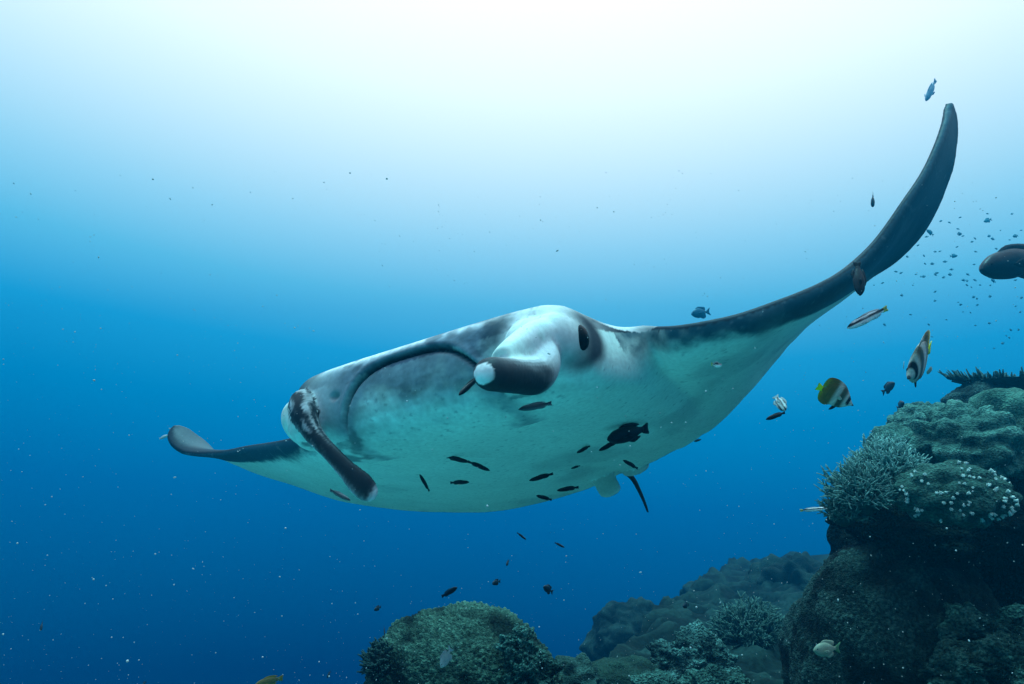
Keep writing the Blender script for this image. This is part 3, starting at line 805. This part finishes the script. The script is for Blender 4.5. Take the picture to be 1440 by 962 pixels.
def pose(o, nose, tail, d0, d1, upv=(0, 0, 1), roll=0):
    a, b = W(*nose, d0), W(*tail, d1)
    x = a - b; L = np.linalg.norm(x); x /= L
    z = np.array(upv, float); z = z - x * (z @ x); z /= np.linalg.norm(z); y = np.cross(z, x)
    z, y = z * math.cos(roll) + y * math.sin(roll), y * math.cos(roll) - z * math.sin(roll)
    M = Matrix.Identity(4)
    for i in range(3):
        M[i][0], M[i][1], M[i][2], M[i][3] = x[i] * L, y[i] * L, z[i] * L, a[i]
    o.matrix_world = M
    return o

def fish(name, kind, look, cf, ff, nose, tail, d0, d1, label, cat='fish', group=None, upv=(0, 0, 1), roll=0):
    r = fish_meshes(kind, look, cf, ff); K = KINDS[kind]
    root = obj(name, None)
    for k in ('body', 'tail_fin', 'dorsal_fin', 'anal_fin', 'pelvic_fin'):
        if k in r: obj(k, r[k], None, root)
    ex, ez, er = K['eye']
    ew = float(np.interp(-ex, [-a for a in K['xs']], K['wid']))
    pw = float(np.interp(.24, [-a for a in K['xs']], K['wid']))
    for s in (1, -1):
        e = obj('eye', r['eye'], None, root); e.location = (ex, s * ew * .86, ez)
        p = obj('pectoral_fin', r['pectoral_fin'], None, root); p.location = (0, s * pw * .95, 0); p.rotation_euler = (0, 0, -s * .25)
    pose(root, nose, tail, d0, d1, upv, roll)
    return tag(root, label, cat, group)

def small_mesh(kind, look, c, c2=None):
    """a whole small fish in one mesh: body, tail, dorsal and anal fin"""
    K = KINDS[kind]; parts = []
    V, F = fish_body(K['xs'], K['top'], K['bot'], K['wid'], 10, 14); parts.append((V, F, np.zeros((len(V), 3))))
    for key in ('tail', 'dorsal', 'anal'):
        V, F = plate(K[key], sub=2); parts.append((V, F, np.zeros((len(V), 3))))
    V, F, _ = merge(parts)
    C = np.tile(c, (len(V), 1))
    if c2 is not None:
        t = np.exp(-((V[:, 2] - .02) / .028) ** 2)
        C = mix(np.tile(c2, (len(V), 1)), np.array(c), t)
    me = build_mesh(look, V, F, C); me.materials.append(M_FISH)
    return me

def striped(P):                                   # pale wrasse with one dark stripe
    z = P[:, 2]
    c = np.tile([.85, .86, .86], (len(P), 1))
    c = mix(c, [.012, .014, .02], sstep(.026, .018, np.abs(z - .028 - .01 * P[:, 0])))
    c = mix(c, [.03, .035, .04], sstep(.066, .074, z))
    return c
def striped_f(P, n):
    if n == 'tail_fin':
        return mix(np.tile([.55, .60, .15], (len(P), 1)), [.02, .03, .04], sstep(.03, .02, np.abs(P[:, 2] - .01)) * .6)
    return np.tile([.45, .48, .50], (len(P), 1))
def bluebar(P):
    return mix(np.tile([.35, .50, .52], (len(P), 1)), [.03, .05, .06], sstep(.4, .6, .5 + .5 * np.sin(P[:, 2] * 62)))
def klein(P):                                     # butterflyfish: olive rear, pale and dark bars, dark eye band
    x, z = P[:, 0] + .10 * P[:, 2] ** 2, P[:, 2]
    nn = .02 * fbm(P * 30, 2, 77)
    c = np.tile([.34, .20, .03], (len(P), 1))
    c = mix(c, [.20, .12, .035], sstep(-.85, -.66, x + nn))
    c = mix(c, [.60, .56, .50], sstep(-.56, -.48, x + nn) * sstep(-.36, -.42, x + nn))
    c = mix(c, [.07, .08, .055], sstep(-.40, -.36, x + nn) * sstep(-.24, -.29, x + nn))
    c = mix(c, [.50, .50, .46], sstep(-.29, -.22, x + nn))
    c = mix(c, [.012, .014, .02], sstep(.035, .025, np.abs(x + .15)) * (z > -.10))
    c = mix(c, [.05, .06, .07], sstep(-.05, -.03, x))
    sp = fbm(P * np.array([40, 5, 60]), 2, 78)
    return c * (1 + .35 * sp[:, None])
def klein_f(P, n):
    if n == 'tail_fin': return np.tile([.95, .95, .02], (len(P), 1))
    if n == 'pelvic_fin': return np.tile([.012, .014, .018], (len(P), 1))
    if n == 'pectoral_fin': return np.tile([.40, .44, .36], (len(P), 1))
    c = klein(P)
    return mix(c, [.70, .52, .03], sstep(-.78, -.88, P[:, 0]))
dark_f = lambda c: (lambda P, n: np.tile(c, (len(P), 1)))
INK = (.004, .012, .020); SLATE = (.010, .030, .045)

# named individuals
fish('butterflyfish', 'disc', 'klein', klein, klein_f, (1201, 569), (1149, 543), 1.86, 1.92, 'olive butterflyfish with pale bar and yellow tail swimming above the branching coral', 'butterflyfish', 'pair of butterflyfish', upv=(.55, -.1, 1))
fish('butterflyfish', 'disc', 'klein', klein, klein_f, (1277, 530), (1309, 488), 1.90, 2.02, 'silvery butterflyfish diving head down with bright yellow tail raised', 'butterflyfish', 'pair of butterflyfish', upv=(-.60, -.75, .35))
fish('striped_wrasse', 'slender', 'striped', striped, striped_f, (1191, 462), (1248, 433), 1.55, 1.60, 'slim white wrasse with black stripe tilted below the raised wing', 'wrasse')
fish('striped_wrasse', 'slender', 'striped', striped, striped_f, (1163, 715), (1125, 718), 2.55, 2.6, 'slim striped wrasse hovering at the tip of the branching coral', 'wrasse')
fish('striped_wrasse', 'wrasse', 'bluebar', bluebar, dark_f((.16, .26, .28)), (1104, 577), (1090, 557), 2.2, 2.32, 'stubby blue-striped fish diving beside the thin dark wrasse', 'fish', upv=(.7, -.5, .4))
fish('striped_wrasse', 'wrasse', 'stripedw', striped, striped_f, (1015, 514), (1000, 512), 1.42, 1.46, 'tiny black and white fish under the raised wing', 'fish')
fish('dark_wrasse', 'wrasse', 'ink_wrasse', solid(INK), dark_f(INK), (1379, 379), (1476, 360), 3.0, 3.2, 'large dark navy wrasse with rounded head beside the school', 'wrasse')
fish('dark_damselfish', 'wrasse', 'ink', solid(INK), dark_f(INK), (854, 618), (912, 602), 1.75, 1.85, 'stout black fish with pale forked tail swimming under the manta belly', 'fish')
fish('dark_damselfish', 'wrasse', 'slate', solid(INK), dark_f(INK), (1210, 416), (1205, 368), 1.42, 1.46, 'dark fish hanging head down in front of the raised wing', 'fish', upv=(1, -.2, 0))
fish('triggerfish', 'damsel', 'blue_trigger', solid((.02, .14, .22)), dark_f((.02, .14, .22)), (972, 442), (999, 438), 6.2, 6.3, 'deep-bodied blue fish just behind the leading edge of the raised wing', 'fish')
fish('pale_fish', 'damsel', 'pale', solid((.30, .36, .36)), dark_f((.30, .36, .36)), (620, 939), (635, 910), 2.0, 2.06, 'pale grey fish nosing down over the honeycomb dome', 'fish', upv=(-.8, -.3, .5))
fish('pale_fish', 'damsel', 'pale_green', solid((.26, .30, .22)), lambda P, n: np.tile([.10, .22, .12] if n == 'tail_fin' else [.26, .30, .22], (len(P), 1)), (1144, 915), (1182, 911), 2.2, 2.24, 'pale round fish with green tail in front of the netted coral mound', 'fish')
fish('pale_fish', 'wrasse', 'amber', solid((.22, .18, .06)), dark_f((.30, .24, .05)), (358, 964), (398, 953), 2.6, 2.7, 'amber fish at the edge of open water left of the honeycomb dome', 'fish')
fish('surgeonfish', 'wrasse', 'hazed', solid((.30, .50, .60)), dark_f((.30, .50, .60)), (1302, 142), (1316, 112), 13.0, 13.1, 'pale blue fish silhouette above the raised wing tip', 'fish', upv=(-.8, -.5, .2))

# cleaner fish and hangers-on about the manta: one mesh each
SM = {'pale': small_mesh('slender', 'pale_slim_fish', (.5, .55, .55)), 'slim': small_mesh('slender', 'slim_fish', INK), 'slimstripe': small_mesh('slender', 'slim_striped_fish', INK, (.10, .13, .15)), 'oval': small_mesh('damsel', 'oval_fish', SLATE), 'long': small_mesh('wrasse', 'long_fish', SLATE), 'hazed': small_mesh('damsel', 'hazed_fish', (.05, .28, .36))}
LITTLE = [
    ('slim', (645, 556), (674, 529), 1.12, 1.18, 'slim dark cleaner fish beneath the tip of the rolled head fin'),
    ('slimstripe', (729, 576), (776, 567), 1.30, 1.36, 'slim curved cleaner fish just under the rolled head fin'),
    ('slim', (842, 634), (871, 619), 1.85, 1.9, 'slim black fish touching the stout black one'),
    ('slim', (811, 637), (830, 627), 1.9, 1.95, 'thin dark fish ahead of the stout black one'),
    ('slim', (660, 650), (626, 642), 1.72, 1.76, 'first of two dark fish swimming nose to tail under the belly'),
    ('slim', (689, 662), (658, 649), 1.74, 1.78, 'second of two dark fish swimming nose to tail under the belly'),
    ('slim', (590, 667), (604, 691), 1.66, 1.70, 'dark fish bent downward below the two swimming nose to tail'),
    ('slim', (660, 678), (633, 679), 1.85, 1.9, 'thin straight fish below the two swimming nose to tail'),
    ('slim', (783, 690), (814, 685), 2.1, 2.15, 'thin dark fish along the trailing edge beside the pelvic fin'),
    ('slim', (754, 697), (776, 703), 2.1, 2.15, 'little dark fish on the trailing edge pointing away from the tail'),
    ('slim', (744, 676), (778, 666), 2.05, 2.1, 'faint slim fish close against the rear belly'),
    ('slim', (803, 659), (816, 655), 2.0, 2.03, 'very small dark fish in the middle of the rear belly'),
    ('slim', (876, 647), (897, 659), 2.2, 2.25, 'dark fish at the root of the tail'),
    ('slimstripe', (493, 704), (464, 689), 1.38, 1.42, 'thin dark fish beside the drooping head fin'),
    ('slim', (976, 621), (986, 618), 2.1, 2.13, 'tiny fish at the trailing edge of the raised wing'),
    ('slim', (1077, 590), (1104, 580), 2.1, 2.15, 'thin dark wrasse below the stubby striped fish'),
    ('oval', (1258, 538), (1240, 553), 3.6, 3.7, 'dusky oval fish between the two butterflyfish'),
    ('oval', (1271, 566), (1261, 575), 3.9, 4.0, 'small dusky fish right above the coral crest'),
    ('oval', (1227, 291), (1228, 273), 3.0, 3.05, 'small fish hanging nose down beside the raised wing'),
    ('slim', (643, 826), (621, 839), 2.9, 3.0, 'slender dark fish right over the top of the honeycomb dome'),
    ('oval', (692, 821), (704, 817), 3.2, 3.25, 'small oval fish above the peak of the honeycomb dome'),
    ('oval', (764, 825), (778, 833), 3.2, 3.25, 'small oval fish heading up over the far flank of the honeycomb dome'),
    ('oval', (526, 858), (536, 853), 3.3, 3.35, 'small oval fish above the tufted coral'),
    ('oval', (960, 853), (969, 850), 3.6, 3.65, 'single black fish above the hazy coral blocks'),
    ('oval', (712, 795), (716, 788), 3.2, 3.25, 'tiny dark fish alone in open water under the manta'),
    ('slim', (794, 770), (780, 763), 2.8, 2.85, 'tiny thin fish under the pelvic fin'),
    ('slim', (740, 759), (727, 749), 2.8, 2.85, 'tiny thin fish under the trailing edge'),
    ('oval', (57, 887), (60, 874), 3.2, 3.25, 'lone dark fish in the deep blue far from the reef'),
    ('oval', (199, 966), (206, 958), 3.2, 3.25, 'dark fish half hidden in the deep blue below the lone one'),
    ('slim', (541, 894), (540, 880), 3.0, 3.05, 'tiny upright fish above the dark tufted coral'),
    ('oval', (460, 953), (465, 944), 3.4, 3.45, 'small fish beyond the tufted coral near the amber one'),
    ('pale', (237, 612), (224, 617), 2.95, 3.0, 'little pale fish at the far wing tip'),
]
for k, a, b, d0, d1, lab in LITTLE:
    tag(pose(obj('small_fish', SM[k]), a, b, d0, d1), lab, 'fish', 'small fish around the manta and reef')
# the hazy school
SCHOOL = [(1323, 311, 5), (1335, 313, 5), (1347, 322, 5), (1349, 329, 7), (1354, 332, 5), (1308, 327, 13), (1303, 333, 6), (1291, 345, 5), (1315, 354, 5), (1341, 360, 11), (1329, 368, 7), (1311, 371, 6),
          (1389, 310, 12), (1391, 332, 5), (1396, 336, 6), (1401, 350, 5), (1372, 354, 5), (1370, 372, 5), (1361, 386, 6), (1355, 394, 6), (1371, 394, 6), (1397, 395, 8), (1428, 394, 6), (1428, 332, 8), (1436, 324, 4),
          (1407, 324, 3), (1367, 340, 5), (1317, 384, 7), (1338, 379, 6), (1336, 386, 6), (1327, 390, 5), (1299, 389, 6), (1295, 389, 3), (1288, 386, 4), (1267, 384, 6), (1260, 382, 6), (1276, 361, 4), (1241, 398, 5), (1301, 371, 4)]
rg = np.random.default_rng(21)
for k in range(46):
    SCHOOL.append((rg.uniform(1225, 1438), rg.uniform(400, 490) if k < 34 else rg.uniform(300, 400), rg.uniform(3, 5.5)))
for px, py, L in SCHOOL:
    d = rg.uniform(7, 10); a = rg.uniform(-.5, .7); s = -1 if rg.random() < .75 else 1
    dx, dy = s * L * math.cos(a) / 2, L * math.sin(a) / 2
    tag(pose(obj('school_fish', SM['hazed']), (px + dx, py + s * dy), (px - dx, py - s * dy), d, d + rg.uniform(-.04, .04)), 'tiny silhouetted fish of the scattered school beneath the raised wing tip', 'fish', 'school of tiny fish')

# ------------------------------------------------------------------ drifting specks in the water
def snow():
    rg = np.random.default_rng(99)
    v0, f0 = ico(1); V = []; F = []
    n = 4200
    d = .45 + 4.2 * rg.random(n) ** .8
    px = rg.uniform(-60, 1500, n); py = 1000 - 760 * rg.random(n) ** 1.4
    for i in range(n):
        r = rg.lognormal(math.log(.00050), .4) * (1 + .25 * d[i])
        st = rg.normal(0, 1, 3); st /= np.linalg.norm(st); k = rg.uniform(0, 1.6) if rg.random() < .25 else 0
        v = v0 * r; v = v + np.outer(v @ st, st) * k
        V.append(v + W(px[i], py[i], d[i])); F.append(f0 + i * len(v0))
    o = obj('drifting_specks', build_mesh('drifting_specks', np.concatenate(V), np.concatenate(F)), M_SNOW)
    tag(o, 'fine pale specks drifting in the water', kind='stuff')
snow()
